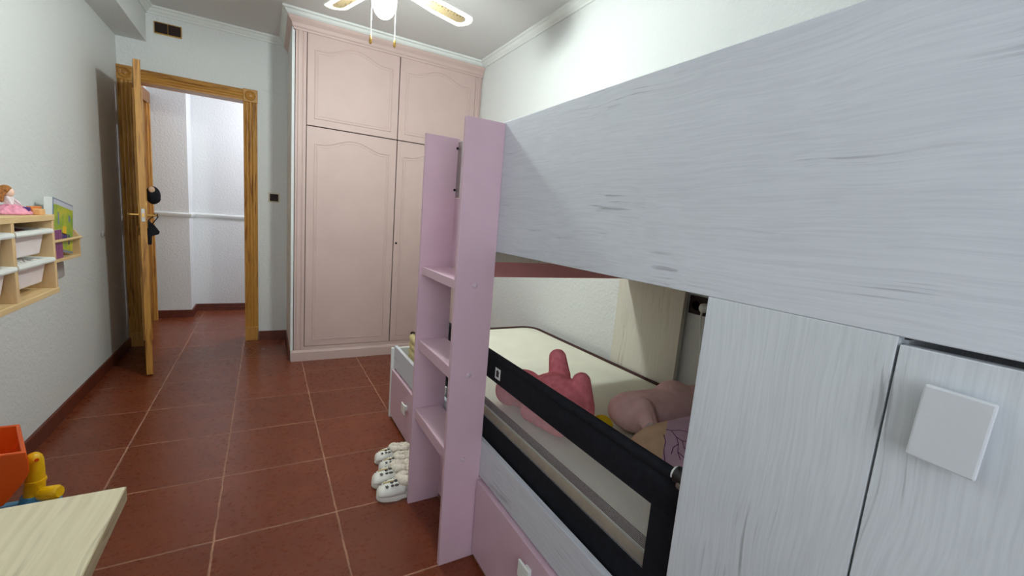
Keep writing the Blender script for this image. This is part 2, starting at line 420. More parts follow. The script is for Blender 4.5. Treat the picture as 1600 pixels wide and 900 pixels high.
# niche wall: side return next to the wardrobe
structure(MB().box((.168, 3.64, 0), (.186, YF, 2.50)).obj('wall_niche', M_wall, loc=(0, 0, 0)), 'narrow white return wall beside the pink wardrobe', 'wall')
# coving
cov = [(0, -.05), (.012, -.05), (.014, -.04), (.026, -.03), (.036, -.016), (.048, -.012), (.05, 0), (0, 0)]
c = MB().sweep(cov, [(-.752, YB), (-.752, YF), (.155, YF), (.155, 3.625), (XR, 3.625), (XR, YB)], ZC, side=-1)
structure(c.obj('trim_2', M_plaster, loc=(0, 0, 0)), 'white stepped plaster coving around the ceiling', 'coving')
# skirting
sk = [(0, 0), (.011, 0), (.011, .072), (.008, .076), (0, .076)]
structure(MB().sweep(sk, [(XL, YB), (XL, YF - .001)], 0, -1).obj('baseboard_left', M_skirt, loc=(0, 0, 0)), 'brown tile skirting under the shelf wall', 'skirting')
structure(MB().sweep(sk, [(-.05, YF), (.168, YF), (.168, 3.66)], 0, -1).obj('baseboard_far', M_skirt, loc=(0, 0, 0)), 'short brown tile skirting between doorway and pink wardrobe', 'skirting')

# ---------------------------------------------------------------- hallway
structure(MB().box((-1.09, YF + .12, 0), (-.94, 5.30, 2.5)).obj('wall_hall_left', M_wall, loc=(0, 0, 0)), 'hallway side wall with another oak door frame', 'wall')
structure(MB().box((-1.09, 5.30, 0), (-.648, 5.75, 2.5)).obj('wall_hall_column', M_wall, loc=(0, 0, 0)), 'rough white hallway column seen through the doorway', 'wall')
structure(MB().box((-.7, 5.60, 0), (2.3, 5.75, 2.5)).obj('wall_hall_far', M_wall, loc=(0, 0, 0)), 'bright white hallway wall seen through the doorway', 'wall')
structure(MB().box((2.2, YF + .12, 0), (2.3, 5.6, 2.5)).obj('wall_hall_right', M_wall, loc=(0, 0, 0)), 'end wall of the hallway', 'wall')
structure(MB().box((-1.09, YF + .12, 2.5), (2.3, 5.75, 2.6)).obj('ceiling_hall', M_ceil, loc=(0, 0, 0)), 'hallway ceiling beyond the doorway', 'ceiling')
hp = [(-.94, 5.30), (-.648, 5.30), (-.648, 5.60), (2.2, 5.60)]
structure(MB().sweep(sk, hp, 0, -1).obj('baseboard_hall', M_skirt, loc=(0, 0, 0)), 'brown tile skirting along the hallway wall', 'skirting')
dado = [(0, -.022), (.008, -.022), (.016, -.012), (.022, .004), (.022, .014), (.01, .02), (0, .022)]
structure(MB().sweep(dado, hp, 1.022, -1).obj('trim_3', M_plaster, loc=(0, 0, 0)), 'white dado rail along the hallway wall', 'dado rail')
# second oak frame on the hallway side wall
d2 = thing('door_2', 'oak door frame in the hallway behind the open door', 'door frame', (-.94, 4.95, 0), kind='structure')
MB().box((-.94, 4.66, 0), (-.915, 4.76, 2.0), .004).obj('side_casing', M_oak_z, d2)
MB().box((-.94, 5.17, 0), (-.915, 5.27, 2.0), .004).box((-.92, 5.19, 0), (-.90, 5.205, 2.0), .004).box((-.92, 5.235, 0), (-.905, 5.25, 2.0), .004).obj('side_casing', M_oak_z, d2)
MB().box((-.94, 4.66, 2.0), (-.91, 5.28, 2.11), .006).obj('head_casing', M_oak_d, d2)
MB().box((-.94, 4.76, .005), (-.93, 5.17, 2.0)).obj('leaf', M_oak_d, d2)

# ---------------------------------------------------------------- oak doorway
fr = thing('trim_4', 'fluted oak door casing with carved corner blocks', 'door casing', ((DX0 + DX1) / 2, YF, 0), kind='structure')
def fluted(u0, u1, y):                      # cross-section with ribs
    w_ = u1 - u0; pts = [(u0, y), (u0, y - .012)]
    n = 3
    for k in range(n):
        a = u0 + w_ * (.14 + .24 * k)
        for j in range(7):
            t = j / 6; pts.append((a + w_ * .24 * t, y - .014 - .007 * math.sin(PI * t)))
    pts += [(u1, y - .012), (u1, y)]
    return pts
for a, b in ((-.925, -.832), (-.150, -.053)):
    MB().prism(fluted(a, b, YF), 2, 0.0, 2.0).obj('side_casing', M_oak_z, fr, smooth='auto')
    MB().box((a - .0, YF - .026, 0), (b + .0, YF, .12), .003).obj('plinth_block', M_oak_z, fr)
    q = MB().box((a - .002, YF - .026, 2.0), (b + .002, YF, 2.1), .004).obj('corner_block', M_oak_x, fr)
    cx = (a + b) / 2
    MB().lathe([(.038, 0), (.038, .008), (.033, .014), (.027, .006), (.018, .003), (.014, .010), (0, .014)], (cx, YF - .026, 2.05), mt=Matrix.Rotation(PI / 2, 4, 'X')).obj('carved_rosette', M_oak_x, q, smooth='auto')
pts = [(y, z) for z, y in fluted(2.005, 2.095, YF)]
MB().prism(pts, 0, -.832, -.150).obj('head_casing', M_oak_x, fr, smooth='auto')
MB().box((DX0 - .028, YF - .005, 0), (DX0, YF + .125, DZ), .002).obj('jamb', M_oak_z, fr)
MB().box((DX1, YF - .005, 0), (DX1 + .028, YF + .125, DZ), .002).obj('jamb', M_oak_z, fr)
MB().box((DX0 - .028, YF - .005, DZ), (DX1 + .028, YF + .125, DZ + .028), .002).obj('head_jamb', M_oak_x, fr)

# the open leaf: hinge at (-.828, 4.295), free end at (-.672, 3.548)
h0, h1 = Vector((-.822, 4.295)), Vector((-.668, 3.548))
dl = (h1 - h0); Ld = dl.length; ang = math.atan2(dl.y, dl.x)
d1 = thing('door_1', 'oak door standing open against the shelf wall', 'door', (h0.x, h0.y, 0), kind='structure')
d1.rotation_euler = (0, 0, ang)             # local x runs along the leaf, local +y is the hallway-handle side
def dpart(mb, name, mat, parent=None, smooth=False):
    o = mb.obj(name, mat, loc=(0, 0, 0), smooth=smooth); o.parent = parent or d1; return o
lf = dpart(MB().box((0, -.017, .01), (Ld, .017, 1.99), .002), 'leaf', M_oak_z)
for sgn in (-1, 1):
    for (a, b, z0, z1) in ((.13, Ld - .13, .22, .92), (.13, Ld - .13, 1.12, 1.84)):
        pth = [(a, sgn * .018, z0), (b, sgn * .018, z0), (b, sgn * .018, z1), (a, sgn * .018, z1)]
        dpart(MB().tube(pth, .008, 8, True, upv=(0, 1, 0)), 'panel_moulding', M_oak_z, lf, 'auto')
lk = dpart(MB().box((Ld, -.009, 1.022), (Ld + .0025, .009, 1.104), .001), 'lock_plate', M_chrome)
dpart(MB().box((Ld + .002, -.006, 1.05), (Ld + .006, .006, 1.075), .001), 'latch', M_brass, lk)
for sgn in (-1, 1):
    hp_ = dpart(MB().box((Ld - .085, sgn * .017, .98), (Ld - .045, sgn * .022, 1.15), .002).tube([(Ld - .065, sgn * .02, 1.063), (Ld - .065, sgn * .062, 1.063), (Ld - .072, sgn * .068, 1.063), (Ld - .18, sgn * .068, 1.063)], .0065), 'lever_handle', M_brass, smooth='auto')
for z in (.25, 1.0, 1.75):
    dpart(MB().tube([(-.006, -.02, z - .045), (-.006, -.02, z + .045)], .007), 'hinge', M_brass)

# items hung on the door
def door_pt(x, y, z): return d1.matrix_basis @ Vector((x, y, z))
Md = Matrix.Translation((h0.x, h0.y, 0)) @ Matrix.Rotation(ang, 4, 'Z')
t = MB(); t.ell((Ld - .16, .058, 1.192), (.055, .04, .060)); t.ell((Ld - .18, .070, 1.172), (.07, .028, .032)); t.xform(Md)
cap = t.obj('cap', M_black, smooth=True); fuse(cap, .005)
tag(cap, 'black cap with a pink patch hung on the open oak door, above its handle', 'cap')
t = MB().ell((Ld - .115, .05, 1.228), (.012, .017, .02)); t.xform(Md); t.obj('patch', M_plushbeige, cap, True)
t = MB(); prof = [(.020, .868), (.040, .868), (.043, .925), (.078, .938), (.084, .955), (.062, .990), (.034, 1.02), (.020, 1.025)]
t.prism([(y, z) for y, z in prof], 0, Ld - .25, Ld - .11, .004)
t.tube([(Ld - .15, .024, 1.02), (Ld - .15, .050, 1.05), (Ld - .15, .060, 1.072), (Ld - .15, .076, 1.072), (Ld - .15, .078, 1.05), (Ld - .15, .045, 1.0)], .003)
t.xform(Md); tag(t.obj('cloth_pouch', M_black), 'black cloth bag hanging from the handle of the open oak door', 'bag')

# ---------------------------------------------------------------- plates on the far wall
v = thing('vent_plate', 'dark brown double blank plate in a brass frame high over the doorway', 'wall plate', (-.623, YF, 2.368))
MB().box((-.705, YF - .008, 2.368), (-.540, YF, 2.452), .003).obj('frame', M_brass, v)
for a in (-.699, -.621):
    MB().box((a, YF - .013, 2.376), (a + .075, YF - .006, 2.445), .003).obj('blank_cover', M_brown, v)
v = thing('light_switch', 'dark brown light switch on the wall between doorway and wardrobe', 'light switch', (.068, YF, 1.214))
MB().box((.026, YF - .008, 1.214), (.110, YF, 1.294), .004).obj('frame', M_beigeplate, v)
MB().box((.036, YF - .015, 1.224), (.100, YF - .006, 1.284), .004).obj('rocker', M_brown, v)
tag(MB().box((-.025, YF - .004, 2.115), (.150, YF + .002, 2.19), .001).obj('junction_cover', M_wall), 'faint rectangular painted cover plate near the pink wardrobe', 'cover plate')
tag(MB().ell((XL + .006, 3.766, .915), (.008, .012, .022), sub=2).obj('wall_peg', M_grey, smooth=True), 'small grey peg on the wall beside the open oak door', 'peg')

# ---------------------------------------------------------------- pink wardrobe
WY = 3.634
wr = thing('wardrobe', 'pink painted built-in wardrobe with arched panel doors up to the ceiling', 'wardrobe', (.9, 3.95, 0))
MB().box((.190, WY + .012, .0), (XR - .002, YF - .005, 2.48)).obj('carcass', M_gap, wr)
c = MB()
c.box((.190, WY - .004, .0), (.262, WY + .03, 2.48), .002).box((.205, WY - .012, .09), (.228, WY, 2.42), .004).box((.238, WY - .010, .09), (.254, WY, 2.42), .004)
c.box((1.582, WY - .004, .0), (XR - .003, WY + .03, 2.48), .002).box((1.60, WY - .012, .09), (1.622, WY, 2.42), .004)
c.box((.262, WY - .004, 2.432), (1.582, WY + .03, 2.48), .002)
c.box((.262, WY - .004, .085), (1.582, WY + .03, .112), .002)
c.obj('face_frame', M_pinkdoor, wr)
crown = [(0, 0), (.012, 0), (.014, .012), (.022, .02), (.026, .04), (.045, .06), (.05, .07), (.05, .078), (0, .078)]
MB().sweep(crown, [(.190, YF - .01), (.190, WY - .002), (XR - .004, WY - .002)], 2.418, -1).obj('cornice', M_pinkdoor, wr)
MB().sweep([(0, 0), (.016, 0), (.016, .07), (.008, .084), (0, .086)], [(.187, 3.66), (.187, WY - .004), (XR - .004, WY - .004)], 0, -1).obj('plinth', M_pinkdoor, wr)
def arch(a, b, z0, zs, rise):
    """closed outline of a cathedral panel"""
    pts = [(a, z0), (b, z0), (b, zs)]
    top = []
    n = 28
    for i in range(n + 1):
        t = i / n; x = b + (a - b) * t; u = abs(2 * t - 1)       # 0 at the centre
        if u > .78: h = 0.0
        else:
            k = u / .78; h = .5 + .5 * math.cos(PI * k)
            h = h ** .85
        top.append((x, zs + rise * h))
    return pts + top[1:]
def wdoor(a, b, z0, z1, frame, label, keyhole=False):
    p0, p1, q0, qs, rise = frame
    d = MB().box((a, WY - .006, z0), (b, WY + .014, z1), .002).obj('door', M_pinkdoor, wr)
    d['label'] = label
    o1 = arch(p0, p1, q0, qs, rise); o2 = arch(p0 + .018, p1 - .018, q0 + .018, qs - .018, rise)
    m = MB()
    m.tube([(x, WY - .0045, z) for x, z in o1], .006, 8, True, upv=(0, 1, 0))
    m.tube([(x, WY - .0045, z) for x, z in o2], .0035, 8, True, upv=(0, 1, 0))
    m.obj('panel_moulding', M_pinkdoor, d, 'auto')
    if keyhole:
        MB().lathe([(.009, 0), (.009, .003), (.006, .004), (0, .004)], (.951, WY - .006, .96), mt=Matrix.Rotation(PI / 2, 4, 'X')).obj('keyhole', M_hole, d)
wdoor(.266, .924, 1.792, 2.429, (.318, .872, 1.845, 2.315, .062), 'upper pink cupboard door beside the doorway')
wdoor(.931, 1.579, 1.792, 2.429, (.985, 1.528, 1.845, 2.315, .062), 'upper pink cupboard door beside the bunk bed')
wdoor(.266, .924, .115, 1.785, (.322, .868, .168, 1.664, .058), 'tall pink wardrobe door beside the doorway')
wdoor(.931, 1.579, .115, 1.785, (.985, 1.528, .168, 1.664, .058), 'tall pink wardrobe door with a dark keyhole', True)

# ---------------------------------------------------------------- ceiling fan
HX, HY = .460, 2.120
fan = thing('ceiling_fan', 'white ceiling fan with cane inset blades and a lit globe', 'ceiling fan', (HX, HY, ZC))
MB().lathe([(.06, 0), (.065, -.02), (.05, -.05), (.018, -.06), (.018, -.1), (0, -.1)], (HX, HY, ZC)).obj('canopy', M_whitemet, fan, 'auto')
MB().lathe([(.0, 0), (.06, 0), (.095, -.02), (.1, -.05), (.095, -.085), (.06, -.11), (.045, -.125), (0, -.125)], (HX, HY, ZC - .14 - .06)).obj('motor_housing', M_whitemet, fan, 'auto')
MB().lathe([(.02, .1), (.02, 0)], (HX, HY, ZC - .2)).obj('rod', M_brass, fan, 'auto')
BZ = 2.215
def blade_pts():
    r0, r1, wd = .15, .50, .058
    top = [(r0, .036), (r0 + .05, .046), (.30, wd), (r1 - .045, wd + .003), (r1 - .030, wd - .001), (r1 - .006, wd - .026), (r1 - .010, .026), (r1, .018), (r1, 0)]
    return top + [(x, -y) for x, y in top[-2::-1]]
def cane_pts():
    L0, L1, hw = .215, .455, .028; p = []
    for cx, s0 in ((L1 - hw, -PI / 2), (L0 + hw, PI / 2)):
        for j in range(9):
            a = s0 + PI * j / 8; p.append((cx + hw * math.cos(a), hw * math.sin(a)))
    return p
for k in range(4):
    a = math.radians(18.5 + 90 * k)
    mt = Matrix.Translation((HX, HY, BZ)) @ Matrix.Rotation(a, 4, 'Z') @ Matrix.Rotation(math.radians(-9), 4, 'X')
    bl = MB().prism(blade_pts(), 2, -.003, .003, .0012).xform(mt).obj('blade', M_whitemet, fan)
    MB().prism(cane_pts(), 2, -.0042, .0042).xform(mt).obj('cane_inset', M_cane, bl)
    MB().box((.07, -.014, .0), (.19, .014, .006), .002).xform(mt).obj('blade_arm', M_brass, bl)
MB().lathe([(.0, .0), (.045, .0), (.055, -.012), (.05, -.03), (0, -.03)], (HX, HY, 2.222)).obj('light_kit', M_brass, fan, 'auto')
g = [(.036, .080)] + [(.053 * math.sin(t), .080 * math.cos(t)) for t in [math.radians(20 + 160 * i / 16) for i in range(16)]] + [(0, -.080)]
MB().lathe(g, (HX, HY, 2.130), 32).obj('globe', M_globe, fan, True)
for (px, py, nm) in ((579, 60, 0), (616.5, 66, 1)):
    e = ony(px, py, 2.095 if nm == 0 else 2.09)
    u = Vector((e.x - HX, e.y - HY, 0)).normalized()
    s0 = Vector((HX, HY, 2.21)) + u * .05
    ch = MB().tube([s0, (e.x, e.y, 2.16), (e.x, e.y, e.z)], .0016, 6).obj('pull_chain', M_whitemet, fan)
    MB().lathe([(0, .022), (.002, .02), (.006, .0), (.007, -.008), (.005, -.017), (0, -.02)], (e.x, e.y, e.z - .004), 14).obj('pull_knob', M_brass, ch, True)

# ---------------------------------------------------------------- bunk bed
bx = .656
bed = thing('bunk_bed', 'white wood grain and pink bunk bed with drawers', 'bunk bed', (1.14, 1.0, 0))
def bp(mb, name, mat, parent=None, smooth=False, label=None):
    o = mb.obj(name, mat, parent or bed, smooth)
    if label: o['label'] = label
    return o
bp(MB().box((bx, -.38, 1.105), (bx + .022, 1.2745, 1.5135), .0015), 'safety_panel', M_ww_y, label='broad white wood grain guard panel of the upper bunk')
bp(MB().box((bx, .2045, 0), (bx + .02, .463, 1.1048), .001), 'front_post', M_ww_z)
dr = bp(MB().box((bx - .001, -.30, .02), (bx + .018, .2015, 1.096), .001), 'cabinet_door', M_ww_z, label='white wood grain cupboard door under the upper bunk')
hq = MB().box((0, -.0285, -.0425), (.007, .0285, .0425), .0022).box((.007, -.015, -.03), (.022, .015, .03), .002)
hq.xform(Matrix.Translation((bx - .022, .1405, 1.019)) @ Matrix.Rotation(math.radians(2), 4, 'X'))
bp(hq, 'handle', M_handle, dr, label='square white cupboard handle')
bp(MB().box((bx + .02, .20, 0), (XR - .03, .22, 1.10)), 'cabinet_side', M_ww_z)
bp(MB().box((bx, -.40, 0), (XR - .03, -.38, 1.5)), 'cabinet_end', M_ww_z)
bp(MB().box((.647, 1.2705, 1.012), (bx - .0005, 1.6175, 1.278), .001), 'entry_board', M_pink, label='low pink board behind the ladder')
bp(MB().box((1.602, 1.245, 0), (1.626, 1.655, 1.108), .001), 'back_post', M_ww_warmlit_z, label='whitewashed wood grain post tinted with warm light against the stucco wall')
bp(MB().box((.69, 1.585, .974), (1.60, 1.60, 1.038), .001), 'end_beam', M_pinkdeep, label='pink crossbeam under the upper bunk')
bp(MB().box((.69, 1.583, 1.038), (1.62, 1.602, 1.5), .001), 'end_board', M_ww_warmlit_z)
bp(MB().box((bx + .022, -.38, 1.112), (1.62, 1.583, 1.132)), 'slat_base', M_ww_warmlit_z)
bp(MB().box((1.602, -.38, 1.112), (1.626, 1.583, 1.5)), 'wall_rail', M_ww_y)
bp(MB().box((bx, .463, .312), (bx + .018, 2.44, .441), .001), 'lower_rail', M_ww_y, label='white board along the lower bunk')
bp(MB().box((bx - .014, 2.44, 0), (1.60, 2.46, .425), .001), 'end_panel', M_white)
bp(MB().box((bx + .018, .463, .296), (1.62, 2.44, .312)), 'mattress_base', M_white)
for (y0, y1, kb, z0) in ((1.662, 2.437, 2.11, .198), (.468, 1.247, .885, .236)):
    d = bp(MB().box((bx - .011, y0, .018), (bx + .012, y1, .300), .0015), 'drawer', M_pink, label='pink drawer front with a square white knob')
    k = MB().box((-.022, -.028, -.026), (-.015, .028, .026), .0025).box((-.016, -.012, -.012), (0, .012, .012))
    k.xform(Matrix.Translation((bx - .011, kb, z0))); bp(k, 'knob', M_white, d)
bp(MB().box((bx - .004, 1.252, .018), (bx + .012, 1.657, .306), .001), 'fixed_panel', M_pink)

# ladder
ld = thing('bunk_ladder', 'pink bunk ladder with three wide steps beside the white shoes', 'ladder', (.59, 1.44, 0))
near = MB().box((.523, 1.252, 0), (.6555, 1.270, 1.508), .001).obj('side_panel', M_pink, ld)
for z in (.992, .690, .387):
    MB().lathe([(.0085, 0), (.0085, .002), (.006, .0035), (0, .0038)], (.589, 1.252, z), 16, Matrix.Rotation(PI / 2, 4, 'X')).obj('screw_cap', M_screw, near, 'auto')
far = MB().box((.520, 1.618, 0), (.6555, 1.636, 1.506), .001).obj('side_panel', M_pink, ld)
for px, py in ((715, 232), (710, 297)):
    p = ony(px, py, 1.618); MB().lathe([(.005, 0), (.005, .0015), (0, .0015)], (p.x, p.y, p.z), 12, Matrix.Rotation(PI / 2, 4, 'X')).obj('screw_hole', M_hole, far)
MB().box((.648, 1.578, 1.282), (.655, 1.617, 1.492), .001).obj('bracket', M_chrome, ld)
for zt, th in ((1.009, .034), (.718, .044), (.426, .046)):
    MB().box((.528, 1.270, zt - th), (.642, 1.618, zt), .004, 3).obj('step', M_pink, ld)

# ---------------------------------------------------------------- mattress
mx0, mx1, my0, my1, mz0, mz1 = .742, 1.596, .49, 2.428, .313, .515
def rrect(x0, y0, x1, y1, r, z, n=7):
    p = []
    for cx, cy, a in ((x1 - r, y1 - r, 0), (x0 + r, y1 - r, 90), (x0 + r, y0 + r, 180), (x1 - r, y0 + r, 270)):
        for j in range(n + 1):
            t = math.radians(a + 90 * j / n); p.append((cx + r * math.cos(t), cy + r * math.sin(t), z))
    return p
mat = thing('mattress', 'white topped mattress with dark piping on the lower bunk', 'mattress', (1.17, 1.46, mz0))
def ins(d, z, r=.1): return rrect(mx0 + d, my0 + d, mx1 - d, my1 - d, max(.02, r - d), z)
MB().loft([ins(.012, mz0), ins(.002, mz0 + .012), ins(0, mz0 + .05), ins(0, mz1 - .045), ins(.004, mz1 - .03)]).obj('side_border', M_matside, mat, 'auto')
MB().loft([ins(.004, mz1 - .03), ins(.001, mz1 - .022), ins(.006, mz1 - .008), ins(.02, mz1 - .001), ins(.06, mz1 + .004), ins(.2, mz1 + .006)]).obj('top_cover', M_mattop, mat, 'auto')
MB().tube(ins(.004, mz1 - .004), .0115, 8, True, upv=(0, 0, 1)).obj('piping', M_piping, mat, True)
MB().tube(ins(-.001, mz0 + .02), .006, 8, True, upv=(0, 0, 1)).obj('piping', M_piping, mat, True)

# ---------------------------------------------------------------- bed guard
GX = .692
gd = thing('bed_guard', 'black framed mesh bed guard along the lower bunk', 'bed guard', (GX, 1.1, .42))
GY0, GY1 = .475, 1.74
MB().box((GX - .006, GY0, .655), (GX + .006, GY1, .742), .004).tube([(GX, GY0 + .02, .742), (GX, GY1, .742)], .013, 12).obj('top_band', M_black, gd, 'auto')
MB().box((GX - .004, GY0, .395), (GX + .004, GY1, .504), .002).obj('bottom_band', M_black, gd)
MB().box((GX - .005, .455, .395), (GX + .005, .545, .70), .002).obj('end_band', M_black, gd)
MB().box((GX - .005, 1.66, .395), (GX + .005, GY1, .70), .002).obj('end_band', M_black, gd)
MB().box((GX - .0006, .54, .50), (GX + .0006, 1.665, .66)).obj('netting', M_net, gd)
jn = MB().tube([(GX, .40, .748), (GX, .497, .748)], .0165, 14).tube([(GX, .44, .74), (GX, .44, .46)], .011, 10).obj('corner_joint', M_blackpl, gd, 'auto')
MB().tube([(GX, .496, .748), (GX, .502, .748)], .0145, 14).obj('collar', M_white, jn, 'auto')
MB().lathe([(.006, 0), (.006, .002), (0, .003)], (GX - .0162, .479, .738), 12, Matrix.Rotation(-PI / 2, 4, 'Y')).obj('rivet', M_chrome, jn)
lb = MB().box((GX - .0068, 1.212, .673), (GX - .006, 1.248, .711)).obj('fabric_label', M_white, gd)
l = MB().prism([(1.2215, .681), (1.2385, .681), (1.2385, .697), (1.243, .697), (1.230, .706), (1.217, .697), (1.2215, .697)], 0, GX - .0074, GX - .0067)
l.obj('printed_mark', M_blackpl, lb)
MB().box((GX - .012, 1.672, .43), (GX - .004, 1.69, .475), .002).obj('strap_clip', M_white, gd)

# ---------------------------------------------------------------- soft toys and cushion on the mattress
ZT = mz1 + .006
pb = thing('plush_toy', 'coral pink plush toy lying on its back behind the bed guard', 'plush toy', (.9, 1.16, ZT))
m = MB()
m.ell((.90, 1.17, ZT + .075), (.095, .125, .082))
m.ell((.835, 1.285, ZT + .07), (.072, .08, .072))
P = lambda px, py, y: ony(px, py, y)
capsule(m, P(868, 630, 1.19), P(874, 592, 1.23), .060, .044); capsule(m, P(874, 592, 1.23), P(871, 562, 1.25), .043, .034)
capsule(m, P(906, 678, 1.06), P(912, 640, 1.08), .042, .039); capsule(m, P(912, 640, 1.08), P(908, 600, 1.10), .039, .034)
capsule(m, P(850, 640, 1.2), P(827, 612, 1.27), .05, .050); m.ell(P(818, 616, 1.28), .048)
m.ell((.80, 1.33, ZT + .05), (.055, .06, .055)); capsule(m, (.83, 1.05, ZT + .04), (.80, 1.17, ZT + .045), .042, .045)
m.xform(Matrix.Translation((0, 0, .008)))
fuse(m.obj('body', M_plushpink, pb, True), .005, 3)
m = MB().ell(P(862, 628, 1.09), (.034, .03, .03)); m.obj('belly_patch', M_plushbeige, pb, True)
pp = thing('plush_pillow', 'pale pink plush pillow with a worn tipped stub lying against the cushion', 'plush pillow', (1.22, .93, ZT))
m = MB(); [m.ell((1.125 + .036 * k, 1.0 - .007 * k, ZT + .068 + .0015 * k), (.105, .10, .066)) for k in range(9)]; m.ell((1.30, 1.0, ZT + .10), (.10, .07, .055), (0, 0, .5))
capsule(m, P(1005, 640, .95), P(1017, 668, .87), .04, .026)
fuse(m.obj('body', M_plushpale, pp, True), .007, 5)
MB().ell(P(1018.5, 672, .862), (.026, .022, .026)).obj('stub_tip', M_plushgrey, pp, True)
yb = MB().ell((.985, 1.018, ZT + .034), (.036, .038, .034)); yb.ell((.965, 1.035, ZT + .030), (.028, .028, .029))
yo = yb.obj('plush_ball', M_yellowpl, smooth=True); fuse(yo, .005); tag(yo, 'small yellow plush ball with black stitching beside the pale pink pillow', 'plush toy')
m = MB()
for k in range(3):
    m.tube([(.960 + .018 * k, .993 - .006 * k, ZT + .052 - .006 * k), (.967 + .018 * k, .987 - .006 * k, ZT + .040 - .006 * k), (.975 + .018 * k, .984 - .005 * k, ZT + .026 - .006 * k)], .0022, 6)
m.obj('stitching', M_black, yo)
cu = thing('cushion', 'tan and lilac cushion with purple twig lines beside the front post', 'cushion', (1.02, .76, ZT))
def pillow(x0, x1, y0, y1, h, zc, split=None):
    m = MB(); n = 18; rows = []
    for i in range(n + 1):
        r = []
        for j in range(n + 1):
            u, v_ = i / n * 2 - 1, j / n * 2 - 1
            r.append((u, v_))
        rows.append(r)
    top, bot = [], []
    for i in range(n + 1):
        tr, br = [], []
        for j in range(n + 1):
            u, v_ = rows[i][j]; k = max(0, (1 - u ** 4)) ** .5 * max(0, (1 - v_ ** 4)) ** .5
            sq = 1 - .06 * (u * u * v_ * v_)
            x = (x0 + x1) / 2 + (x1 - x0) / 2 * u * sq; y = (y0 + y1) / 2 + (y1 - y0) / 2 * v_ * sq
            tr.append(m.bm.verts.new((x, y, zc + h * k + .001))); br.append(m.bm.verts.new((x, y, zc - h * .8 * k - .001)))
        top.append(tr); bot.append(br)
    for i in range(n):
        for j in range(n):
            m.bm.faces.new((top[i][j], top[i + 1][j], top[i + 1][j + 1], top[i][j + 1]))
            m.bm.faces.new((bot[i][j], bot[i][j + 1], bot[i + 1][j + 1], bot[i + 1][j]))
    bmesh.ops.remove_doubles(m.bm, verts=m.bm.verts, dist=.0025)
    return m
cm = pillow(.93, 1.30, .52, .875, .072, ZT + .060)
cm.bm.normal_update()
c1 = MB(); c2 = MB()
me = bpy.data.meshes.new('tmp'); cm.bm.to_mesh(me); cm.bm.free()
sp_ = onz(1037, 700, .585)
for q in (c1, c2):
    q.bm.from_mesh(me)
    bmesh.ops.bisect_plane(q.bm, geom=q.bm.verts[:] + q.bm.edges[:] + q.bm.faces[:], plane_co=(sp_.x, sp_.y, 0), plane_no=(-sp_.y, sp_.x, 0), clear_inner=(q is c1), clear_outer=(q is c2))
c1.obj('tan_panel', M_tan, cu, True); lil = c2.obj('lilac_panel', M_twig, cu, True)
def on_pillow(px, py):
    z = ZT + .12
    for _ in range(30):
        p = onz(px, py, z); u = (p.x - 1.115) / .185; v_ = (p.y - .6975) / .1775
        k = max(0, 1 - min(1, abs(u)) ** 4) ** .5 * max(0, 1 - min(1, abs(v_)) ** 4) ** .5
        z = z * .6 + .4 * (ZT + .060 + .072 * k + .001)
    return onz(px, py, z)
m = MB()
for line in (((1041, 671), (1049, 673), (1057, 683), (1066, 689), (1080, 692)), ((1057, 683), (1060, 694), (1059, 706), (1063, 718)), ((1066, 689), (1069, 700), (1077, 708)),
             ((1060, 694), (1052, 699), (1049, 709)), ((1037, 679), (1040, 690), (1037, 704), (1039, 722)), ((1049, 673), (1062, 672), (1078, 676)), ((1059, 706), (1070, 716), (1078, 729))):
    m.tube([on_pillow(*q) for q in line], .0011, 6)
m.obj('twig_print', M_twigline, lil)

# quilted bag standing in the gap beside the mattress
bg = thing('pouch', 'beige quilted bag tucked between mattress and bed rail end', 'bag', (.708, 2.19, .313))
m = MB()
for k in range(6): m.ell((.708, 2.19, .345 + .038 * k), (.027, .13 - .004 * k, .028), sub=3)
fuse(m.obj('body', M_bag, bg, True), .006, 2)
MB().tube([(.708, 2.19 + .105 * math.cos(t), .548 + .022 * math.sin(t)) for t in [PI * i / 14 for i in range(15)]], .006, 8).obj('zip_edge', M_piping, bg, True)

# socket with plug behind the bed
sk_ = thing('wall_socket', 'dark brown double socket with a white plug behind the bunk bed', 'socket', (XR, 1.165, .875))
MB().box((XR - .012, 1.085, .875), (XR, 1.238, .955), .003).obj('plate', M_brown, sk_)
for y in (1.125, 1.20):
    MB().lathe([(.026, 0), (.026, .004), (.021, .003), (.02, -.0), (0, -.0)], (XR - .012, y, .915), 20, Matrix.Rotation(-PI / 2, 4, 'Y')).obj('socket_ring', M_brown, sk_, 'auto')
p_ = MB().lathe([(.02, 0), (.02, .03), (.012, .04), (0, .042)], (XR - .015, 1.143, .915), 16, Matrix.Rotation(-PI / 2, 4, 'Y')).tube([(XR - .045, 1.143, .915), (XR - .05, 1.143, .88), (XR - .03, 1.14, .75), (XR - .012, 1.13, .55), (XR - .01, 1.12, .33)], .004, 8)
po = p_.obj('plug', M_white, smooth='auto'); tag(po, 'white plug with its cable in the brown socket behind the bed', 'plug')

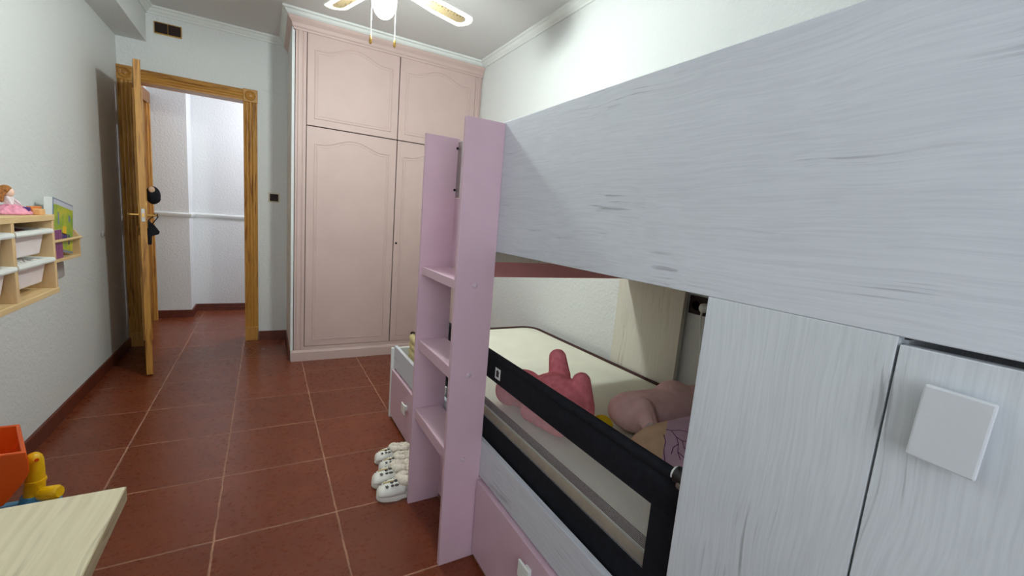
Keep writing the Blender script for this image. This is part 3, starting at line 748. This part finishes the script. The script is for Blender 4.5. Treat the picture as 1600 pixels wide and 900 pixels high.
# ---------------------------------------------------------------- white clogs
def clog(root):
    """local: toe at -x, heel at +x, length .21, width .086"""
    L, W = .21, .086
    def outline(sc=1.0, z=0.0, top=1.0):
        p = []
        for i in range(28):
            t = 2 * PI * i / 28; cx = -math.cos(t); sy = math.sin(t)
            w_ = W / 2 * (1.0 if cx < 0 else .86) * (1 - .08 * math.exp(-((cx - .15) / .3) ** 2))
            p.append((L / 2 * cx * sc, math.copysign(abs(sy) ** .8, sy) * w_ * sc, z))
        return p
    MB().loft([outline(.95, 0), outline(1.0, .006), outline(1.0, .024), outline(.97, .03)]).obj('sole', M_clog, root, 'auto')
    u = MB(); rings = []
    xs = [-.102, -.098, -.088, -.070, -.045, -.02, .0, .012]
    hs = [.006, .020, .032, .043, .051, .056, .058, .058]
    ws = [.014, .026, .034, .0395, .0415, .041, .040, .039]
    for x, h, w_ in zip(xs, hs, ws):
        r = []
        for j in range(15):
            t = PI * j / 14; r.append((x, -w_ * math.cos(t), .026 + h * math.sin(t) ** .8))
        rings.append(r)
    u.loft(rings); u.obj('upper', M_clog, root, True)
    MB().tube([(.02, -.04, .052), (.06, -.044, .06), (.1, -.03, .066), (.114, 0, .068), (.1, .03, .066), (.06, .044, .06), (.02, .04, .052)], .006, 8).obj('heel_strap', M_clog, root, True)
    fz = MB(); rr = random.Random(3)
    for i in range(40):
        a = 2 * PI * i / 40
        fz.ell((.045 + .054 * math.cos(a), 0.026 * math.sin(a), .066 + .012 * max(0, -math.cos(a)) + rr.uniform(-.007, .007)), rr.uniform(.014, .023), sub=2)
    fz.ell((.045, 0, .045), (.06, .036, .02))
    o = fz.obj('fleece_lining', M_fur, root, True); fuse(o, .0035, 1)
    ch = MB()
    def on_top(x, y): # height of the upper at x
        h = hs[0]
        for a, b, c_, d_ in zip(xs, xs[1:], hs, hs[1:]):
            if a <= x <= b: h = c_ + (d_ - c_) * (x - a) / (b - a)
        w_ = .0405
        return .026 + h * max(0, 1 - (y / w_) ** 2) ** .4
    ch2 = MB()
    for sx in (-1, 1):                                             # butterfly
        for (dx, dy, r) in ((.010, .009, .010), (-.008, .007, .0075)):
            x, y = -.036 + dx, -.020 + sx * dy * .9; ch2.ell((x, y, on_top(x, y) + .002), (r, r * .8, .004), sub=2)
    ch2.obj('butterfly_charm', M_charm, root, True)
    m = MB()
    for k in range(5):
        x, y = -.072 + .008 * k, .004 - .003 * k; m.ell((x, y, on_top(x, y) + .002), (.006, .004, .003), sub=2)
    m.obj('gold_charm', M_charmg, root, True)
    m = MB(); pts = []
    for k in range(10):
        a = PI * k / 5; r = .009 if k % 2 == 0 else .004; pts.append((r * math.cos(a), r * math.sin(a)))
    m.prism(pts, 2, -.002, .003); m.xform(Matrix.Translation((-.066, -.022, on_top(-.066, -.022) + .001)) @ Matrix.Rotation(.5, 4, 'X')); m.obj('star_charm', M_charm, root)
    m = MB()
    for x, y in ((-.084, .012), (-.04, .016), (-.03, .004), (-.06, .022)):
        m.ell((x, y, on_top(x, y)), (.003, .003, .002), sub=2)
    m.obj('vent_hole', M_hole, root, True)
sh0 = thing('clog', '', 'shoe', (0, 0, 0), 'white fleece clogs beside the ladder')
clog(sh0)
labels = ['white fleece lined clog with dark charms, standing closest to the ladder', 'white fleece lined clog, second one counted from the ladder',
          'white fleece lined clog, third one counted from the ladder', 'white fleece lined clog at the wardrobe end of the shoe row']
for i, (x, y, rz, sc) in enumerate(((.508, 1.692, 0, .98), (.508, 1.789, -1, .98), (.543, 1.888, 0, .82), (.543, 1.974, 0, .82))):
    o = sh0 if i == 0 else copy_tree(sh0)
    o.location = (x, y, 0); o.rotation_euler = (0, 0, math.radians(rz)); o.scale = (sc, sc, sc); o['label'] = labels[i]

# ---------------------------------------------------------------- pine wall shelf with bins
SX0, SX1 = XL + .001, -.722
sy = (1.455, 1.765, 2.062, 2.378)
sf = thing('wall_shelf', 'pale pine wall shelf with white plastic bins', 'shelf', (-.82, 1.92, .775))
MB().box((SX0, sy[0] - .012, 1.066), (SX1, sy[3] + .014, 1.088), .002).obj('top_board', M_pine, sf)
MB().box((SX0, sy[0] - .012, .778), (SX1, sy[3] + .014, .798), .002).obj('bottom_board', M_pine, sf)
for y in sy:
    MB().box((SX0, y - .010, .798), (SX1 - .002, y + .010, 1.066), .0015).obj('divider', M_pine_z, sf)
for z in (.945, .985, 1.02):
    MB().lathe([(.004, 0), (.004, .0015), (0, .0015)], (-.77, sy[3] - .010, z), 10, Matrix.Rotation(PI / 2, 4, 'X')).obj('peg_hole', M_hole, sf)
# bins: built once, copied
BW = .292
b0 = thing('storage_bin', '', 'bin', (-.82, 0, 0), 'white bins in the pine wall shelf')
hw = BW / 2
def ring(d, z, x0=-.095, x1=.098): return [(-.82 + x0 + d, -hw + d, z), (-.82 + x1 - d, -hw + d, z), (-.82 + x1 - d, hw - d, z), (-.82 + x0 + d, hw - d, z)]
bd = MB()
outer = [ring(.038, -.085), ring(.032, -.08), ring(.022, -.01), ring(.020, 0)]
inner = [ring(.024, 0), ring(.026, -.01), ring(.036, -.076)]
bd.loft(outer + inner); bd.obj('body', M_binbody, b0)
lp = MB(); A = ring(0, 0); 
lp.loft([ring(0, -.004), ring(-.002, .002), ring(0, .012), ring(.006, .014), ring(.024, .012), ring(.024, -.002)]); lp.obj('rim', M_white, b0)
cells = [(k, r) for r in (0, 1) for k in (2, 1, 0)]
names = {2: 'wardrobe end', 1: 'middle bay', 0: 'window end'}
for i, (k, r) in enumerate(cells):
    o = b0 if i == 0 else copy_tree(b0)
    o.location = (-.82, (sy[k] + sy[k + 1]) / 2, 1.022 if r == 0 else .910)
    o['label'] = 'white plastic bin in the %s row, %s of the pine shelf' % ('upper' if r == 0 else 'lower', names[k])
m = MB(); rr = random.Random(5)
for i in range(26):
    y = rr.uniform(2.12, 2.32); x = rr.uniform(-.87, -.755)
    m.ell((x, y, .905 + rr.uniform(0, .012)), (rr.uniform(.008, .018), rr.uniform(.008, .018), rr.uniform(.006, .011)), (rr.random(), rr.random(), 0), 2)
o = m.obj('toy_pieces', M_toyglass, smooth=True); tag(o, 'heap of small white toy pieces filling the lower bin', 'toy pieces', kind='stuff')
m = MB()
for i in range(10): m.ell((rr.uniform(-.87, -.78), 2.10 + .024 * i, 1.016 + rr.uniform(-.002, .008)), (.035, .03, .015), (0, 0, rr.random()), 2)
o = m.obj('doll_clothes', M_lace, smooth=True); tag(o, 'plum doll clothes crumpled in the upper bin', 'cloth', kind='stuff')

# things on the shelf top
ZS = 1.088
dl_ = thing('doll', 'small brown haired doll sitting in a wide pink skirt on the pine shelf', 'doll', (-.79, 2.235, ZS))
dl_.scale = (.62, .62, .62)
dc = Vector((-.79, 2.235, ZS))
m = MB(); ringz = []
for (r, z) in ((.150, .002), (.148, .014), (.115, .034), (.068, .044), (.03, .058), (.022, .066)):
    ringz.append([(dc.x + .5 * r * (1 + .10 * math.sin(9 * t)) * math.cos(t), dc.y + .02 + r * (1 + .08 * math.sin(9 * t + 1)) * math.sin(t), dc.z + z * (1 + .15 * math.sin(9 * t) * (z < .05))) for t in [2 * PI * j / 54 for j in range(54)]])
m.loft(ringz); m.obj('skirt', M_dress, dl_, True)
m = MB(); m.ell(dc + Vector((0, 0, .078)), (.022, .024, .03)); capsule(m, dc + Vector((.005, .022, .095)), dc + Vector((.03, .05, .06)), .009, .007); capsule(m, dc + Vector((.005, -.022, .095)), dc + Vector((.03, -.045, .06)), .009, .007)
fuse(m.obj('bodice', M_dressw, dl_, True), .003, 2)
hd = MB().ell(dc + Vector((.004, -.005, .125)), (.025, .024, .028)).obj('head', M_skin, dl_, True)
m = MB(); m.ell(dc + Vector((-.006, -.006, .134)), (.029, .031, .031)); capsule(m, dc + Vector((-.016, .018, .13)), dc + Vector((-.012, .034, .085)), .016, .008); capsule(m, dc + Vector((-.016, -.03, .13)), dc + Vector((-.012, -.042, .075)), .018, .010)
fuse(m.obj('hair', M_hair, hd, True), .004, 2)
def block(name, x0, y0, x1, y1, h, mt_, label):
    tag(MB().box((x0, y0, ZS), (x1, y1, ZS + h), .003).obj(name, mt_), label, 'toy block', 'wooden toy blocks on the pine shelf')
block('toy_block', -.765, 2.250, -.745, 2.270, .028, M_purpletoy, 'violet toy block on the pine shelf')
block('toy_block', -.768, 2.295, -.754, 2.385, .030, M_orangewood, 'long orange brown toy block on the pine shelf')
block('toy_block', -.749, 2.285, -.727, 2.330, .022, M_peach, 'pale peach toy block on the pine shelf')

# book rack
rk = thing('book_rack', 'small pine book rack on the wall beside the bin shelf', 'book rack', (-.88, 2.87, .845))
RX0, RX1, RY0, RY1 = XL + .001, -.838, 2.672, 3.075
MB().box((RX0, RY0, .848), (RX1, RY1, .862), .002).obj('base_board', M_pine, rk)
for y in (RY0, RY1 - .012):
    MB().prism([(RX0, .848), (RX1, .848), (RX1, .955), (RX1 - .018, .985), (RX0, 1.0)], 1, y, y + .012, .001).obj('end_panel', M_pine_z, rk)
MB().tube([(RX1 + .002, RY0 - .004, .948), (RX1 + .002, RY1 + .004, .948)], .007, 10).obj('front_rail', M_pine, rk, 'auto')
MB().box((RX0, RY0, .90), (RX0 + .01, RY1, .935)).obj('back_rail', M_pine, rk)
def leaning(x0, x1, y0, y1, h, tilt, zb=.863):
    return Matrix.Translation((x0, (y0 + y1) / 2, zb)) @ Matrix.Rotation(tilt, 4, 'Y')
bk = thing('picture_book', 'tall green and yellow children\'s book leaning in the pine rack', 'book', (-.87, 2.96, .863))
mt = Matrix.Translation((-.8565, 2.905, .887)) @ Matrix.Rotation(math.radians(-10), 4, 'X')
W2, HH = .120, .245
MB().box((-.030, -W2, 0), (0, W2, HH), .002).xform(mt).obj('pages', M_paper, bk)
cv = MB().box((0, -W2, 0), (.002, W2, HH), .0005).xform(mt).obj('cover', M_slate, bk)
MB().box((.0018, -W2 + .006, HH - .034), (.0028, W2 - .006, HH - .007)).xform(mt).obj('title_strip', M_lav, cv)
MB().box((.0018, -W2 + .008, .010), (.003, W2 - .006, HH - .028)).xform(mt).obj('cover_picture', M_cover, cv)
for (a, z, w_, h_, mm) in ((-.07, .125, .014, .06, M_slate), (.055, .155, .022, .03, M_slate), (-.015, .085, .045, .04, M_yellow), (-.02, .055, .06, .035, M_purpletoy), (.055, .04, .014, .05, M_purpletoy)):
    MB().box((.0028, a, z), (.0036, a + w_, z + h_), .0).xform(mt).obj('printed_patch', mm, cv)
bk = thing('picture_book', 'small purple book at the shelf end of the pine rack', 'book', (-.86, 2.77, .863))
mt = Matrix.Translation((-.8478, 2.785, .863))
MB().box((-.005, -.085, 0), (0, .085, .135), .001).xform(mt).obj('pages', M_paper, bk)
MB().box((0, -.085, 0), (.002, .085, .135), .0005).xform(mt).obj('cover', M_purple, bk)
tag(MB().box((XL, 3.02, .737), (XL + .012, 3.10, .815), .003).obj('cable_box', M_grey), 'grey cover plate on the wall under the pine book rack', 'wall plate')

# ---------------------------------------------------------------- desk
TZ = .735; tc_ = onz(196, 760, TZ)
dk = thing('desk', 'pale ash desk with a square corner in front of the plastic toy', 'desk', (-.55, .2, 0))
MB().box((XL + .01, -.6, TZ - .024), (tc_.x, tc_.y, TZ), .0012).obj('desktop', M_desk, dk)
MB().box((tc_.x, -.6, TZ - .0235), (tc_.x + .0012, tc_.y, TZ - .0008)).obj('edge_band', M_deskedge, dk)
for y in (-.55, tc_.y - .12):
    MB().box((XL + .05, y, 0), (tc_.x - .12, y + .024, TZ - .024), .001).obj('leg_panel', M_desk, dk)

# ---------------------------------------------------------------- plastic push toy
ty = thing('push_toy', 'orange, yellow and blue plastic toy on the floor behind the desk', 'toy', (-.72, 1.95, 0))
def tp(mb, name, mat_, parent=None, smooth='auto'): return mb.obj(name, mat_, parent or ty, smooth)
TY = 1.98
def q(px, py, y=TY): return ony(px, py, y)
a0, a1, a2 = q(53, 716), q(55, 750), q(53, 778)
tp(MB().tube([a0 + Vector((0, 0, .020)), a0 + Vector((0, 0, .016)), a0 + Vector((0, 0, .006)), a0 - Vector((0, 0, .008)), a1, a2, Vector((a2.x, a2.y, .07))], [.006, .014, .021, .024, .026, .028, .028], 20), 'post', M_yellow, smooth=True)
MB().lathe([(.006, 0), (.006, .002), (0, .002)], a0 + Vector((.013, -.0205, .002)), 12, Matrix.Rotation(PI / 2, 4, 'X') @ Matrix.Rotation(.5, 4, 'Y')).obj('screw_recess', M_orange, ty)
tp(MB().tube([a1 + Vector((0, 0, .004)), a1 - Vector((0, 0, .004))], [.0285, .029], 20), 'post_band', M_yellow)
tp(MB().tube([Vector((a2.x, a2.y, a2.z + .016)), Vector((a2.x, a2.y, a2.z - .02)), Vector((a2.x, a2.y, .06))], [.031, .042, .044], 20).box((a2.x - .16, a2.y - .10, .05), (a2.x + .06, a2.y + .05, .10), .015, 3), 'chassis', M_blue)
hub = q(84, 768, 1.95)
tp(MB().tube([hub + Vector((-.030, .006, -.004)), hub + Vector((-.02, 0, -.002)), hub + Vector((.012, -.01, .002)), hub + Vector((.02, -.013, .003))], [.022, .024, .024, .018], 20), 'side_knob', M_yellow)
# orange scoop: curved shell between two side walls, open on top
YS0, YS1 = 1.86, 2.10
o_ = [q(px, py, YS0) for px, py in ((41, 706), (45, 722), (46, 738), (36, 755), (22, 772), (6, 790))]
prof = [(p.x, p.z) for p in o_] + [(-.80, .14), (-.90, .14), (-.905, o_[0].z)]
inner = []
for i in range(len(prof)):
    a = Vector(prof[max(i - 1, 0)]); b = Vector(prof[min(i + 1, len(prof) - 1)]); d = (b - a).normalized()
    inner.append(tuple(Vector(prof[i]) + Vector((d.y, -d.x)) * .012))
m = MB()
m.prism(prof + inner[::-1], 1, YS0 + .004, YS1 - .004)
m.prism(prof, 1, YS0, YS0 + .012); m.prism(prof, 1, YS1 - .012, YS1)
for v in m.bm.verts:
    if v.co.x > -.86: v.co.x -= .40 * (v.co.y - YS0)
TY = 1.98
tub = m.obj('scoop', M_orange, ty, 'auto')
bv = tub.modifiers.new('round', 'BEVEL'); bv.width = .004; bv.segments = 2
for (x, y) in ((-.86, TY - .09), (-.86, TY + .03), (a2.x - .01, TY - .085), (a2.x - .01, TY + .05)):
    w_ = tp(MB().lathe([(.0, -.014), (.05, -.014), (.055, -.008), (.055, .008), (.05, .014), (0, .014)], (x, y, .055), 20, Matrix.Rotation(PI / 2, 4, 'X')), 'wheel', M_yellow)

# ---------------------------------------------------------------- light
def area(name, loc, rot, sx, sy_, energy, col):
    l = bpy.data.lights.new(name, 'AREA'); l.shape = 'RECTANGLE'; l.size = sx; l.size_y = sy_; l.energy = energy; l.color = col
    o = bpy.data.objects.new(name, l); COL.objects.link(o); o.location = loc; o.rotation_euler = rot; return o
area('window_daylight', (-.25, YB - .16, (WZ0 + WZ1) / 2), (PI / 2, 0, 0), 1.2, 1.4, 27, (.86, .93, 1.0))
hl = bpy.data.lights.new('hall_lamp', 'POINT'); hl.energy = 38; hl.shadow_soft_size = .12; hl.color = (.90, .90, 1.0)
ho = bpy.data.objects.new('hall_lamp', hl); COL.objects.link(ho); ho.location = (.55, 5.0, 2.2)
W = bpy.data.worlds.new('world'); S.world = W; W.use_nodes = True
W.node_tree.nodes['Background'].inputs['Color'].default_value = (.8, .9, 1, 1)
W.node_tree.nodes['Background'].inputs['Strength'].default_value = .6
S.view_settings.view_transform = 'Standard'
try: S.view_settings.look = 'None'
except Exception: pass
S.view_settings.gamma = 1; S.view_settings.exposure = 0
S.view_settings.use_curve_mapping = False
S.cycles.max_bounces = 8
